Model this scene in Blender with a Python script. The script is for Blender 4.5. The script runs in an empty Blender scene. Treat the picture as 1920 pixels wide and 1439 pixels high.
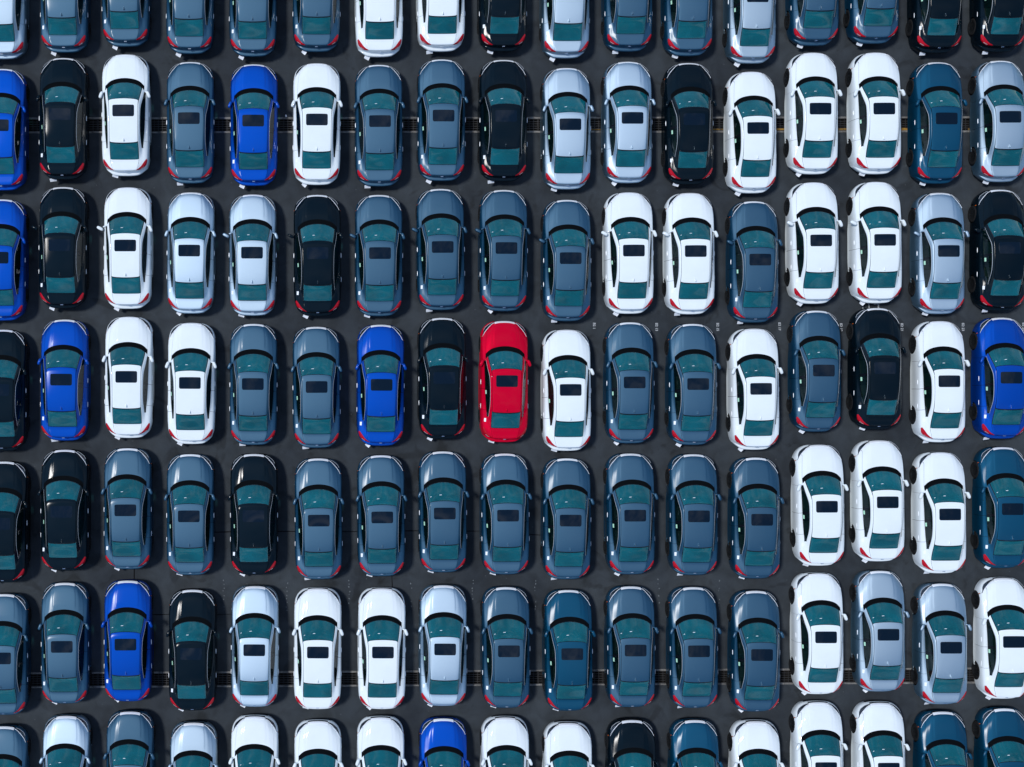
import bpy, bmesh, math, random
import numpy as np
from mathutils import Vector, Matrix

random.seed(7)
rng = np.random.default_rng(11)
scene = bpy.context.scene
col = scene.collection
R = math.radians

# ------------------------------------------------------------------ camera
S = 48.6            # ground pixels (of the 1920 px photograph) per metre
H = 50.0            # height of the drone above the lot
NADIR = (572.0, 720.0)
def gx(px): return (px - 960.0) / S
def gy(py): return (719.5 - py) / S
CX, CY = gx(NADIR[0]), gy(NADIR[1])
def world_at(px, py, z):
    k = (H - z) / H
    return CX + (gx(px) - CX) * k, CY + (gy(py) - CY) * k

cam_data = bpy.data.cameras.new("camera")
cam = bpy.data.objects.new("camera", cam_data)
col.objects.link(cam)
cam.location = (CX, CY, H)
cam_data.sensor_fit = 'HORIZONTAL'
cam_data.sensor_width = 36.0
cam_data.lens = 36.0 * (S * H) / 1920.0
cam_data.shift_x = (960.0 - NADIR[0]) / 1920.0
cam_data.shift_y = (NADIR[1] - 719.5) / 1920.0
cam_data.clip_start = 0.5
cam_data.clip_end = 2000.0
scene.camera = cam

# ------------------------------------------------------------------ light
TO_SUN = Vector((-0.50, 0.14, 1.0)).normalized()
SUN_EL = math.asin(TO_SUN.z)
SUN_AZ = math.atan2(TO_SUN.x, TO_SUN.y)
world = bpy.data.worlds.new("World")
scene.world = world
world.use_nodes = True
wn, wl = world.node_tree.nodes, world.node_tree.links
wn.clear()
w_out = wn.new("ShaderNodeOutputWorld")
w_bg = wn.new("ShaderNodeBackground")
w_sky = wn.new("ShaderNodeTexSky")
w_sky.sky_type = 'NISHITA'
w_sky.sun_disc = False
w_sky.sun_elevation = SUN_EL
w_sky.sun_rotation = SUN_AZ
w_sky.air_density = 1.0
w_sky.dust_density = 0.0
w_sky.ozone_density = 4.0
w_bg.inputs['Strength'].default_value = 0.15
w_tc = wn.new("ShaderNodeTexCoord")
w_n = wn.new("ShaderNodeTexNoise"); w_n.inputs['Scale'].default_value = 5.5; w_n.inputs['Detail'].default_value = 9.0
w_n.inputs['Roughness'].default_value = 0.62; w_n.inputs['Distortion'].default_value = 0.7
wl.new(w_tc.outputs['Generated'], w_n.inputs['Vector'])
w_r = wn.new("ShaderNodeMapRange"); w_r.inputs['From Min'].default_value = 0.48; w_r.inputs['From Max'].default_value = 0.72
w_r.inputs['To Max'].default_value = 0.55
wl.new(w_n.outputs['Fac'], w_r.inputs['Value'])
w_m = wn.new("ShaderNodeMix"); w_m.data_type = 'RGBA'; w_m.inputs['B'].default_value = (9.0, 9.6, 10.4, 1)
wl.new(w_r.outputs[0], w_m.inputs['Factor']); wl.new(w_sky.outputs[0], w_m.inputs['A'])
wl.new(w_m.outputs['Result'], w_bg.inputs['Color'])
wl.new(w_bg.outputs[0], w_out.inputs['Surface'])

sun_data = bpy.data.lights.new("sun", 'SUN')
sun_data.energy = 2.75
sun_data.angle = R(8.0)
sun_data.color = (1.0, 0.98, 0.95)
sun = bpy.data.objects.new("sun", sun_data)
col.objects.link(sun)
sun.rotation_euler = (-TO_SUN).to_track_quat('-Z', 'Y').to_euler()
sun.location = (CX, CY, 30)

vs = scene.view_settings
vs.view_transform = 'Standard'
vs.look = 'None'
vs.exposure = 0.0
vs.gamma = 1.0
vs.use_curve_mapping = False
scene.cycles.max_bounces = 8
scene.cycles.transparent_max_bounces = 8
scene.cycles.use_denoising = True

# ------------------------------------------------------------------ materials
def new_mat(name):
    m = bpy.data.materials.new(name)
    m.use_nodes = True
    nt = m.node_tree
    return m, nt.nodes, nt.links, nt.nodes["Principled BSDF"]

def plain(name, color, rough=0.5, metal=0.0, spec=0.5, coat=0.0, bump=0.0, bscale=80.0):
    m, n, l, p = new_mat(name)
    p.inputs['Base Color'].default_value = (*color, 1)
    p.inputs['Roughness'].default_value = rough
    p.inputs['Metallic'].default_value = metal
    p.inputs['Specular IOR Level'].default_value = spec
    p.inputs['Coat Weight'].default_value = coat
    p.inputs['Coat Roughness'].default_value = 0.04
    if bump:
        tc = n.new("ShaderNodeTexCoord")
        t = n.new("ShaderNodeTexNoise"); t.inputs['Scale'].default_value = bscale
        b = n.new("ShaderNodeBump"); b.inputs['Strength'].default_value = bump
        b.inputs['Distance'].default_value = 0.01
        l.new(tc.outputs['Object'], t.inputs['Vector'])
        l.new(t.outputs['Fac'], b.inputs['Height']); l.new(b.outputs[0], p.inputs['Normal'])
    return m

def paint(name, color, metal=0.0, rough=0.4, dust=0.04, coat=1.0, spec=0.1, ior=1.5):
    """clear-coated car paint with a thin uneven layer of road dust"""
    m, n, l, p = new_mat(name)
    tc = n.new("ShaderNodeTexCoord")
    oi = n.new("ShaderNodeObjectInfo")
    mp = n.new("ShaderNodeVectorMath"); mp.operation = 'ADD'
    sc = n.new("ShaderNodeVectorMath"); sc.operation = 'SCALE'; sc.inputs['Scale'].default_value = 37.0
    l.new(oi.outputs['Location'], sc.inputs[0])
    l.new(tc.outputs['Object'], mp.inputs[0]); l.new(sc.outputs[0], mp.inputs[1])
    t = n.new("ShaderNodeTexNoise"); t.inputs['Scale'].default_value = 1.6
    t.inputs['Detail'].default_value = 6.0
    l.new(mp.outputs[0], t.inputs['Vector'])
    r = n.new("ShaderNodeMapRange")
    r.inputs['From Min'].default_value = 0.35; r.inputs['From Max'].default_value = 0.75
    r.inputs['To Min'].default_value = 0.0; r.inputs['To Max'].default_value = dust
    l.new(t.outputs['Fac'], r.inputs['Value'])
    mix = n.new("ShaderNodeMix"); mix.data_type = 'RGBA'
    mix.inputs['A'].default_value = (*color, 1)
    mix.inputs['B'].default_value = (0.34, 0.36, 0.38, 1)
    l.new(r.outputs[0], mix.inputs['Factor'])
    l.new(mix.outputs['Result'], p.inputs['Base Color'])
    r2 = n.new("ShaderNodeMapRange")
    r2.inputs['From Min'].default_value = 0.3; r2.inputs['From Max'].default_value = 0.8
    r2.inputs['To Min'].default_value = 0.01; r2.inputs['To Max'].default_value = 0.06
    l.new(t.outputs['Fac'], r2.inputs['Value'])
    p.inputs['Metallic'].default_value = metal
    p.inputs['Roughness'].default_value = rough
    p.inputs['Specular IOR Level'].default_value = spec
    if spec < 0.1: p.inputs['Specular Tint'].default_value = (0, 0, 0, 1)   # gloss comes from the clear coat alone
    p.inputs['Coat Weight'].default_value = coat
    p.inputs['IOR'].default_value = ior
    p.inputs['Coat IOR'].default_value = 1.30
    l.new(r2.outputs[0], p.inputs['Coat Roughness'])
    return m

def flake_paint(name, flake, rough, under, dust=0.02, coat=0.24):
    """metallic paint: a layer of lying flakes over a tinted ground, under a clear coat"""
    m, n, l, p = new_mat(name)
    out = n["Material Output"]; n.remove(p)
    tc = n.new("ShaderNodeTexCoord"); oi = n.new("ShaderNodeObjectInfo")
    sc = n.new("ShaderNodeVectorMath"); sc.operation = 'SCALE'; sc.inputs['Scale'].default_value = 37.0
    ad = n.new("ShaderNodeVectorMath"); ad.operation = 'ADD'
    l.new(oi.outputs['Location'], sc.inputs[0]); l.new(tc.outputs['Object'], ad.inputs[0]); l.new(sc.outputs[0], ad.inputs[1])
    t = n.new("ShaderNodeTexNoise"); t.inputs['Scale'].default_value = 1.6; t.inputs['Detail'].default_value = 6.0
    l.new(ad.outputs[0], t.inputs['Vector'])
    r = n.new("ShaderNodeMapRange"); r.inputs['From Min'].default_value = 0.35; r.inputs['From Max'].default_value = 0.75
    r.inputs['To Max'].default_value = dust
    l.new(t.outputs['Fac'], r.inputs['Value'])
    # every car leaves the works a touch different
    hv = n.new("ShaderNodeHueSaturation"); hv.inputs['Color'].default_value = (*flake, 1)
    rv = n.new("ShaderNodeMapRange"); rv.inputs['To Min'].default_value = 0.84; rv.inputs['To Max'].default_value = 1.16
    wn_ = n.new("ShaderNodeTexWhiteNoise"); wn_.noise_dimensions = '3D'
    l.new(oi.outputs['Location'], wn_.inputs['Vector']); l.new(wn_.outputs['Value'], rv.inputs['Value'])
    l.new(rv.outputs[0], hv.inputs['Value'])
    gl = n.new("ShaderNodeBsdfGlossy")
    gl.distribution = 'BECKMANN'; gl.inputs['Roughness'].default_value = rough
    l.new(hv.outputs[0], gl.inputs['Color'])
    mixc = n.new("ShaderNodeMix"); mixc.data_type = 'RGBA'
    mixc.inputs['A'].default_value = (*under, 1); mixc.inputs['B'].default_value = (0.30, 0.32, 0.34, 1)
    l.new(r.outputs[0], mixc.inputs['Factor'])
    df = n.new("ShaderNodeBsdfDiffuse"); l.new(mixc.outputs['Result'], df.inputs['Color'])
    add = n.new("ShaderNodeAddShader"); l.new(gl.outputs[0], add.inputs[0]); l.new(df.outputs[0], add.inputs[1])
    ct = n.new("ShaderNodeBsdfGlossy"); ct.inputs['Roughness'].default_value = coat; ct.distribution = 'BECKMANN'
    fr = n.new("ShaderNodeFresnel"); fr.inputs['IOR'].default_value = 1.30
    mx = n.new("ShaderNodeMixShader"); l.new(fr.outputs[0], mx.inputs[0]); l.new(add.outputs[0], mx.inputs[1]); l.new(ct.outputs[0], mx.inputs[2])
    l.new(mx.outputs[0], out.inputs['Surface'])
    return m

PAINT = {
    'white':  paint('white_paint',  (0.735, 0.79, 0.80), 0.0, 0.45, 0.08, spec=0.0),
    'silver': flake_paint('silver_paint', (0.37, 0.455, 0.525), 0.63, (0.015, 0.040, 0.06)),
    'grey':   flake_paint('blue_grey_paint', (0.043, 0.078, 0.108), 0.60, (0.0008, 0.025, 0.054), 0.01),
    'black':  flake_paint('black_paint', (0.0008, 0.0020, 0.0032), 0.55, (0.0008, 0.0045, 0.0080), 0.004, 0.20),
    'blue':   flake_paint('bright_blue_paint', (0.0005, 0.033, 0.215), 0.62, (0.0005, 0.024, 0.145), 0.0),
    'navy':   flake_paint('deep_blue_paint', (0.006, 0.042, 0.078), 0.62, (0.001, 0.026, 0.052), 0.0),
    'red':    paint('red_paint', (0.53, 0.0005, 0.022), 0.1, 0.42, 0.0, 0.5, spec=0.0),
}

def glass(name, tint, sheen, sheen_amount, vary=0.1, rough=0.02):
    """tinted car glass: see-through, green-blue in the mass, sky reflection painted in as diffuse colour, glossy on top"""
    m, n, l, p = new_mat(name)
    out = n["Material Output"]
    n.remove(p)
    tr = n.new("ShaderNodeBsdfTransparent"); tr.inputs['Color'].default_value = (*tint, 1)
    df = n.new("ShaderNodeBsdfDiffuse"); df.inputs['Color'].default_value = (*sheen, 1)  # diffuse sheen painted in for the sky mirrored by the pane
    mx = n.new("ShaderNodeMixShader")
    tc = n.new("ShaderNodeTexCoord")
    oi = n.new("ShaderNodeObjectInfo")
    sc = n.new("ShaderNodeVectorMath"); sc.operation = 'SCALE'; sc.inputs['Scale'].default_value = 13.0
    ad = n.new("ShaderNodeVectorMath"); ad.operation = 'ADD'
    l.new(oi.outputs['Location'], sc.inputs[0]); l.new(tc.outputs['Object'], ad.inputs[0]); l.new(sc.outputs[0], ad.inputs[1])
    ns = n.new("ShaderNodeTexNoise"); ns.inputs['Scale'].default_value = 1.3; ns.inputs['Detail'].default_value = 3
    l.new(ad.outputs[0], ns.inputs['Vector'])
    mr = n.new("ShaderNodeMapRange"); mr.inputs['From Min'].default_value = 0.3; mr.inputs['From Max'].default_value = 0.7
    mr.inputs['To Min'].default_value = sheen_amount - vary; mr.inputs['To Max'].default_value = min(sheen_amount + vary, 0.98)
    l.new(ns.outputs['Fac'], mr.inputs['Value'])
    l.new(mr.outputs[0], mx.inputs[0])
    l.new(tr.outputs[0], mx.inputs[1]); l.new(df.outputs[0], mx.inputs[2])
    gl = n.new("ShaderNodeBsdfGlossy"); gl.inputs['Roughness'].default_value = rough
    gl.inputs['Color'].default_value = (1, 1, 1, 1)
    fr = n.new("ShaderNodeFresnel"); fr.inputs['IOR'].default_value = 1.55
    mg = n.new("ShaderNodeMixShader")
    l.new(fr.outputs[0], mg.inputs[0]); l.new(mx.outputs[0], mg.inputs[1]); l.new(gl.outputs[0], mg.inputs[2])
    l.new(mg.outputs[0], out.inputs['Surface'])
    return m

M = {
    'windscreen': glass('windscreen_glass', (0.16, 0.72, 0.74), (0.001, 0.145, 0.180), 0.52, 0.14),  # teal diffuse part is reflected sky put into the colour
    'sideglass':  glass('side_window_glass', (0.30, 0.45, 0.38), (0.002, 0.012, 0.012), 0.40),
    'roofglass':  plain('sunroof_glass', (0.001, 0.006, 0.014), 0.05, spec=0.4),
    'chrome': plain('chrome', (0.92, 0.93, 0.95), 0.12, 1.0),
    'satin': plain('satin_chrome', (0.92, 0.94, 0.96), 0.28, 0.10),  # near-white, barely metallic base paints in the chrome's bright reflection
    'blackplastic': plain('black_plastic', (0.004, 0.005, 0.006), 0.6, spec=0.0, bump=0.15),
    'gloss_black': plain('gloss_black', (0.004, 0.005, 0.007), 0.12),
    'underside': plain('underside_black', (0.006, 0.006, 0.007), 0.9, spec=0.1),
    'tyre': plain('tyre_rubber', (0.012, 0.012, 0.013), 0.85, spec=0.2, bump=0.2, bscale=60),
    'rim': plain('rim_alloy', (0.05, 0.055, 0.06), 0.35, 0.8),
    'lens_red': plain('tail_lamp_red', (0.42, 0.001, 0.010), 0.15, spec=0.25, coat=0.15),
    'lens_clear': plain('headlight_lens', (0.010, 0.016, 0.022), 0.06, 0.0, coat=0.6),
    'lamp_grey': plain('lamp_grey', (0.42, 0.45, 0.48), 0.35, spec=0.2),
    'amber': plain('amber_lens', (0.85, 0.16, 0.01), 0.2, coat=0.5),
    'paper': plain('white_paper', (0.80, 0.83, 0.86), 0.85, spec=0.1, bump=0.2, bscale=25),
    'green_label': plain('pale_green_label', (0.42, 0.72, 0.52), 0.7),
    'seat': plain('dark_seat_cloth', (0.10, 0.105, 0.10), 0.9, spec=0.1, bump=0.3, bscale=120),
    'dash': plain('dashboard_plastic', (0.05, 0.055, 0.058), 0.8, spec=0.1, bump=0.2),
    'shelf': plain('parcel_shelf_felt', (0.11, 0.125, 0.13), 0.95, spec=0.05, bump=0.3, bscale=100),
}

# ------------------------------------------------------------------ helpers
def mesh_obj(name, verts, faces, mat, parent=None, smooth=True, link=True):
    me = bpy.data.meshes.new(name)
    me.from_pydata([tuple(map(float, v)) for v in verts], [], [tuple(map(int, f)) for f in faces])
    me.materials.append(mat)
    if smooth:
        me.polygons.foreach_set('use_smooth', [True] * len(me.polygons))
    me.update()
    o = bpy.data.objects.new(name, me)
    if link:
        col.objects.link(o)
    if parent is not None:
        o.parent = parent
    return o

def box(cx, cy, cz, sx, sy, sz, V, F):
    b = len(V)
    for dx in (-.5, .5):
        for dy in (-.5, .5):
            for dz in (-.5, .5):
                V.append((cx + dx * sx, cy + dy * sy, cz + dz * sz))
    for f in ((0, 1, 3, 2), (4, 6, 7, 5), (0, 4, 5, 1), (2, 3, 7, 6), (0, 2, 6, 4), (1, 5, 7, 3)):
        F.append(tuple(b + i for i in f))

def soft_box(name, c, s, mat, parent, bevel=0.04, seg=3, shape=None):
    bm = bmesh.new()
    bmesh.ops.create_cube(bm, size=1.0)
    for v in bm.verts:
        v.co = Vector((v.co.x * s[0], v.co.y * s[1], v.co.z * s[2]))
        if shape: v.co = Vector(shape(v.co))
        v.co += Vector(c)
    bmesh.ops.bevel(bm, geom=bm.edges[:], offset=bevel, segments=seg, affect='EDGES', profile=0.6)
    me = bpy.data.meshes.new(name); bm.to_mesh(me); bm.free()
    me.materials.append(mat)
    me.polygons.foreach_set('use_smooth', [True] * len(me.polygons))
    o = bpy.data.objects.new(name, me); col.objects.link(o); o.parent = parent
    return o

# ------------------------------------------------------------------ the setting: asphalt lot
def asphalt_material():
    m, n, l, p = new_mat("asphalt")
    tc = n.new("ShaderNodeTexCoord")
    fine = n.new("ShaderNodeTexNoise"); fine.inputs['Scale'].default_value = 38.0; fine.inputs['Detail'].default_value = 6
    fine.inputs['Roughness'].default_value = 0.75
    big = n.new("ShaderNodeTexNoise"); big.inputs['Scale'].default_value = 0.32; big.inputs['Detail'].default_value = 6
    mid = n.new("ShaderNodeTexNoise"); mid.inputs['Scale'].default_value = 1.7; mid.inputs['Detail'].default_value = 8
    mid.inputs['Distortion'].default_value = 0.6
    for t in (fine, big, mid): l.new(tc.outputs['Object'], t.inputs['Vector'])
    r1 = n.new("ShaderNodeValToRGB")
    r1.color_ramp.elements[0].position = 0.28; r1.color_ramp.elements[0].color = (0.0230, 0.0295, 0.0355, 1)
    r1.color_ramp.elements[1].position = 0.75; r1.color_ramp.elements[1].color = (0.046, 0.056, 0.066, 1)
    l.new(fine.outputs['Fac'], r1.inputs[0])
    r2 = n.new("ShaderNodeValToRGB")
    r2.color_ramp.elements[0].position = 0.34; r2.color_ramp.elements[0].color = (0.66, 0.66, 0.69, 1)
    r2.color_ramp.elements[1].position = 0.66; r2.color_ramp.elements[1].color = (1.18, 1.15, 1.12, 1)
    l.new(big.outputs['Fac'], r2.inputs[0])
    r3 = n.new("ShaderNodeValToRGB")
    r3.color_ramp.elements[0].position = 0.33; r3.color_ramp.elements[0].color = (0.76, 0.755, 0.75, 1)
    r3.color_ramp.elements[1].position = 0.62; r3.color_ramp.elements[1].color = (1.05, 1.05, 1.05, 1)
    l.new(mid.outputs['Fac'], r3.inputs[0])
    m1 = n.new("ShaderNodeMix"); m1.data_type = 'RGBA'; m1.blend_type = 'MULTIPLY'; m1.inputs['Factor'].default_value = 1
    m2 = n.new("ShaderNodeMix"); m2.data_type = 'RGBA'; m2.blend_type = 'MULTIPLY'; m2.inputs['Factor'].default_value = 1
    l.new(r1.outputs[0], m1.inputs['A']); l.new(r2.outputs[0], m1.inputs['B'])
    l.new(m1.outputs['Result'], m2.inputs['A']); l.new(r3.outputs[0], m2.inputs['B'])
    # oil drips and tyre-darkened patches
    st = n.new("ShaderNodeTexNoise"); st.inputs['Scale'].default_value = 0.85; st.inputs['Detail'].default_value = 3; st.inputs['Distortion'].default_value = 1.2
    l.new(tc.outputs['Object'], st.inputs['Vector'])
    sr = n.new("ShaderNodeValToRGB")
    sr.color_ramp.elements[0].position = 0.60; sr.color_ramp.elements[0].color = (1, 1, 1, 1)
    sr.color_ramp.elements[1].position = 0.68; sr.color_ramp.elements[1].color = (0.68, 0.67, 0.66, 1)
    l.new(st.outputs['Fac'], sr.inputs[0])
    m2b = n.new("ShaderNodeMix"); m2b.data_type = 'RGBA'; m2b.blend_type = 'MULTIPLY'; m2b.inputs['Factor'].default_value = 1
    l.new(m2.outputs['Result'], m2b.inputs['A']); l.new(sr.outputs[0], m2b.inputs['B'])
    # pale chips of aggregate
    vor = n.new("ShaderNodeTexVoronoi"); vor.inputs['Scale'].default_value = 5.0
    l.new(tc.outputs['Object'], vor.inputs['Vector'])
    cr = n.new("ShaderNodeValToRGB")
    cr.color_ramp.elements[0].position = 0.045; cr.color_ramp.elements[0].color = (1, 1, 1, 1)
    cr.color_ramp.elements[1].position = 0.075; cr.color_ramp.elements[1].color = (0, 0, 0, 1)
    l.new(vor.outputs['Distance'], cr.inputs[0])
    sel = n.new("ShaderNodeMath"); sel.operation = 'GREATER_THAN'; sel.inputs[1].default_value = 0.86
    sep = n.new("ShaderNodeSeparateColor"); l.new(vor.outputs['Color'], sep.inputs[0]); l.new(sep.outputs[0], sel.inputs[0])
    mul = n.new("ShaderNodeMath"); mul.operation = 'MULTIPLY'
    l.new(cr.outputs[0], mul.inputs[0]); l.new(sel.outputs[0], mul.inputs[1])
    mul2 = n.new("ShaderNodeMath"); mul2.operation = 'MULTIPLY'; mul2.inputs[1].default_value = 0.35
    l.new(mul.outputs[0], mul2.inputs[0])
    m3 = n.new("ShaderNodeMix"); m3.data_type = 'RGBA'
    l.new(mul2.outputs[0], m3.inputs['Factor'])
    l.new(m2b.outputs['Result'], m3.inputs['A']); m3.inputs['B'].default_value = (0.30, 0.32, 0.34, 1)
    l.new(m3.outputs['Result'], p.inputs['Base Color'])
    p.inputs['Roughness'].default_value = 0.88
    p.inputs['Specular IOR Level'].default_value = 0.25
    b = n.new("ShaderNodeBump"); b.inputs['Strength'].default_value = 0.5; b.inputs['Distance'].default_value = 0.006
    l.new(fine.outputs['Fac'], b.inputs['Height']); l.new(b.outputs[0], p.inputs['Normal'])
    return m

ASPHALT = asphalt_material()
DRAINS = []   # (y at left, y at right, half width)
YT = (gy(235.5), gy(233.5)); YB = (gy(1276.0), gy(1266.5))
HW = 0.30
def drain_y(pair, x):
    t = (x - gx(0)) / (gx(1920) - gx(0))
    return pair[0] + (pair[1] - pair[0]) * t
def build_ground():
    xl, xr, yl, yr = -600.0, 600.0, -600.0, 600.0
    V, F = [], []
    def q(a, b, c, d):
        k = len(V); V.extend([a, b, c, d]); F.append((k, k + 1, k + 2, k + 3))
    def yy(pair, x, off): return drain_y(pair, x) + off
    xa, xb = gx(-400), gx(2320)
    # bands above, between and below the two drains, open where the drains run
    q((xa, yy(YT, xa, HW), 0), (xb, yy(YT, xb, HW), 0), (xb, yr, 0), (xa, yr, 0))
    q((xa, yy(YB, xa, HW), 0), (xb, yy(YB, xb, HW), 0), (xb, yy(YT, xb, -HW), 0), (xa, yy(YT, xa, -HW), 0))
    q((xa, yl, 0), (xb, yl, 0), (xb, yy(YB, xb, -HW), 0), (xa, yy(YB, xa, -HW), 0))
    q((xl, yl, 0), (xa, yl, 0), (xa, yr, 0), (xl, yr, 0))
    q((xb, yl, 0), (xr, yl, 0), (xr, yr, 0), (xb, yr, 0))
    o = mesh_obj("ground", V, F, ASPHALT, smooth=False)
    o['kind'] = 'structure'
    return o
ground = build_ground()

def concrete_mat(name, c0, c1):
    m, n, l, p = new_mat(name)
    tc = n.new("ShaderNodeTexCoord")
    t = n.new("ShaderNodeTexNoise"); t.inputs['Scale'].default_value = 3.5; t.inputs['Detail'].default_value = 9
    t.inputs['Roughness'].default_value = 0.7
    l.new(tc.outputs['Object'], t.inputs['Vector'])
    r = n.new("ShaderNodeValToRGB")
    r.color_ramp.elements[0].position = 0.36; r.color_ramp.elements[0].color = (*c0, 1)
    r.color_ramp.elements[1].position = 0.66; r.color_ramp.elements[1].color = (*c1, 1)
    l.new(t.outputs['Fac'], r.inputs[0]); l.new(r.outputs[0], p.inputs['Base Color'])
    p.inputs['Roughness'].default_value = 0.9
    b = n.new("ShaderNodeBump"); b.inputs['Strength'].default_value = 0.4; b.inputs['Distance'].default_value = 0.01
    l.new(t.outputs['Fac'], b.inputs['Height']); l.new(b.outputs[0], p.inputs['Normal'])
    return m
M['kerb'] = concrete_mat('worn_concrete', (0.045, 0.045, 0.045), (0.26, 0.25, 0.235))
M['grate'] = plain('dark_cast_iron', (0.024, 0.024, 0.026), 0.6, 0.2, bump=0.3)
M['trough'] = plain('drain_trough', (0.016, 0.015, 0.014), 0.95, spec=0.0)
M['yellow'] = concrete_mat('worn_yellow_paint', (0.05, 0.035, 0.015), (0.38, 0.20, 0.02))

def build_drain(pair, label, yellow):
    root = bpy.data.objects.new("drain_channel", None); col.objects.link(root)
    root.location = (CX, drain_y(pair, CX), 0.0)
    root['label'] = label; root['category'] = 'drain'; root['group'] = 'drain channels across the lot'
    slope = (pair[1] - pair[0]) / (gx(1920) - gx(0))
    x0, x1 = gx(-60) - CX, gx(1985) - CX
    def ly(x, off): return slope * x + off
    # trough: floor and two walls
    V, F = [], []
    for x in (gx(-400) - CX, gx(2320) - CX):
        V += [(x, ly(x, HW), 0), (x, ly(x, HW), -0.22), (x, ly(x, -HW), -0.22), (x, ly(x, -HW), 0)]
    F += [(0, 1, 5, 4), (1, 2, 6, 5), (2, 3, 7, 6)]
    mesh_obj("trough", V, F, M['trough'], root, smooth=False)
    # concrete edge blocks, one every 1.5 m, uneven
    L = 1.5
    k = 0
    x = x0
    while x < x1:
        for side in (1, -1):
            w = 0.058 + random.uniform(-0.006, 0.008)
            zt = 0.008 + random.uniform(0, 0.012)
            V, F = [], []
            n = 6
            jag = [random.uniform(-0.008, 0.008) for _ in range(n + 1)]
            for i in range(n + 1):
                xx = x + 0.006 + (L - 0.012) * i / n
                a = ly(xx, side * (HW + 0.004)) + jag[i] * 0.8
                b = ly(xx, side * (HW - w)) + jag[(i * 3) % (n + 1)]
                V += [(xx, a, -0.05), (xx, a, zt), (xx, b, zt), (xx, b, -0.12)]
            for i in range(n):
                p, q = 4 * i, 4 * i + 4
                for e in range(3):
                    F.append((p + e, p + e + 1, q + e + 1, q + e))
            F.append((0, 1, 2, 3)); F.append((4 * n + 3, 4 * n + 2, 4 * n + 1, 4 * n))
            mesh_obj("edge_block", V, F, M['kerb'], root, smooth=False)
        x += L
    # iron gratings, one per metre
    gw = HW - 0.075
    V, F = [], []
    nb = 6
    for i in range(nb):
        yb = -gw + 2 * gw * i / (nb - 1)
        box(0.5, yb, -0.022, 0.985, 0.022, 0.03, V, F)
    for i in range(7):
        box(0.02 + 0.96 * i / 6, 0, -0.026, 0.016, 2 * gw, 0.024, V, F)
    gm = None
    x = x0
    while x < x1:
        if gm is None:
            o = mesh_obj("grating", V, F, M['grate'], root, smooth=False); gm = o
        else:
            o = gm.copy(); col.objects.link(o); o.parent = root
        o.location = (x, ly(x, 0), random.uniform(-0.012, 0.0))
        o.rotation_euler = (0, 0, math.atan(slope))
        x += 1.0
    if yellow:
        for (a, b, w) in yellow:
            xa, xb = gx(a) - CX, gx(b) - CX
            n = max(2, int((xb - xa) / 0.5))
            V, F = [], []
            for i in range(n + 1):
                xx = xa + (xb - xa) * i / n
                ww = w * (0.7 + 0.6 * random.random())
                y0 = ly(xx, -HW + 0.12)
                V += [(xx, y0 - ww / 2, -0.004), (xx, y0 + ww / 2, -0.004), (xx, y0 + ww / 2, -0.016), (xx, y0 - ww / 2, -0.016)]
            for i in range(n):
                p, q = 4 * i, 4 * i + 4
                F += [(p, q, q + 1, p + 1), (p + 1, q + 1, q + 2, p + 2), (p + 3, p, q, q + 3)[:4]]
            mesh_obj("yellow_strip", V, F, M['yellow'], root, smooth=False)
    return root
build_drain(YT, "upper drain channel with worn concrete edges under the second row of cars",
            [(930, 985, 0.03), (1100, 1140, 0.02), (1330, 1370, 0.05), (1440, 1480, 0.06), (1560, 1600, 0.06), (1690, 1730, 0.09), (1815, 1830, 0.07)])
build_drain(YB, "lower drain channel with iron gratings under the second row of cars from the bottom", None)

# joints in the paving, worn paint and stall numbers
M['joint'] = plain('tar_joint', (0.006, 0.006, 0.007), 0.95, spec=0.1)
def worn_paint():
    m, n, l, p = new_mat("worn_white_paint")
    tc = n.new("ShaderNodeTexCoord")
    t = n.new("ShaderNodeTexNoise"); t.inputs['Scale'].default_value = 30; t.inputs['Detail'].default_value = 4
    l.new(tc.outputs['Object'], t.inputs['Vector'])
    r = n.new("ShaderNodeValToRGB")
    r.color_ramp.elements[0].position = 0.38; r.color_ramp.elements[0].color = (0.14, 0.15, 0.16, 1)
    r.color_ramp.elements[1].position = 0.58; r.color_ramp.elements[1].color = (0.55, 0.58, 0.60, 1)
    l.new(t.outputs['Fac'], r.inputs[0]); l.new(r.outputs[0], p.inputs['Base Color'])
    p.inputs['Roughness'].default_value = 0.85
    return m
M['line_paint'] = worn_paint()
M['faded_paint'] = plain('faded_paint', (0.13, 0.145, 0.155), 0.9, spec=0.1)
def ribbon(name, pts, width, mat, z, jitter=0.0, kind='structure'):
    V, F = [], []
    P = []
    for (a, b) in zip(pts[:-1], pts[1:]):
        d = math.hypot(b[0] - a[0], b[1] - a[1]); n = max(1, int(d / 0.3))
        for i in range(n): P.append((a[0] + (b[0] - a[0]) * i / n, a[1] + (b[1] - a[1]) * i / n))
    P.append(pts[-1])
    for i, p in enumerate(P):
        a = P[max(0, i - 1)]; b = P[min(len(P) - 1, i + 1)]
        tx, ty = b[0] - a[0], b[1] - a[1]; L = math.hypot(tx, ty) or 1
        nx, ny = -ty / L, tx / L
        j = random.uniform(-jitter, jitter); w = width * (1 + random.uniform(-.35, .35) * (jitter > 0))
        V += [(p[0] + nx * (j + w / 2), p[1] + ny * (j + w / 2), z), (p[0] + nx * (j - w / 2), p[1] + ny * (j - w / 2), z)]
    for i in range(len(P) - 1):
        F.append((2 * i, 2 * i + 1, 2 * i + 3, 2 * i + 2))
    o = mesh_obj(name, V, F, mat, smooth=False)
    o['kind'] = kind
    return o
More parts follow.
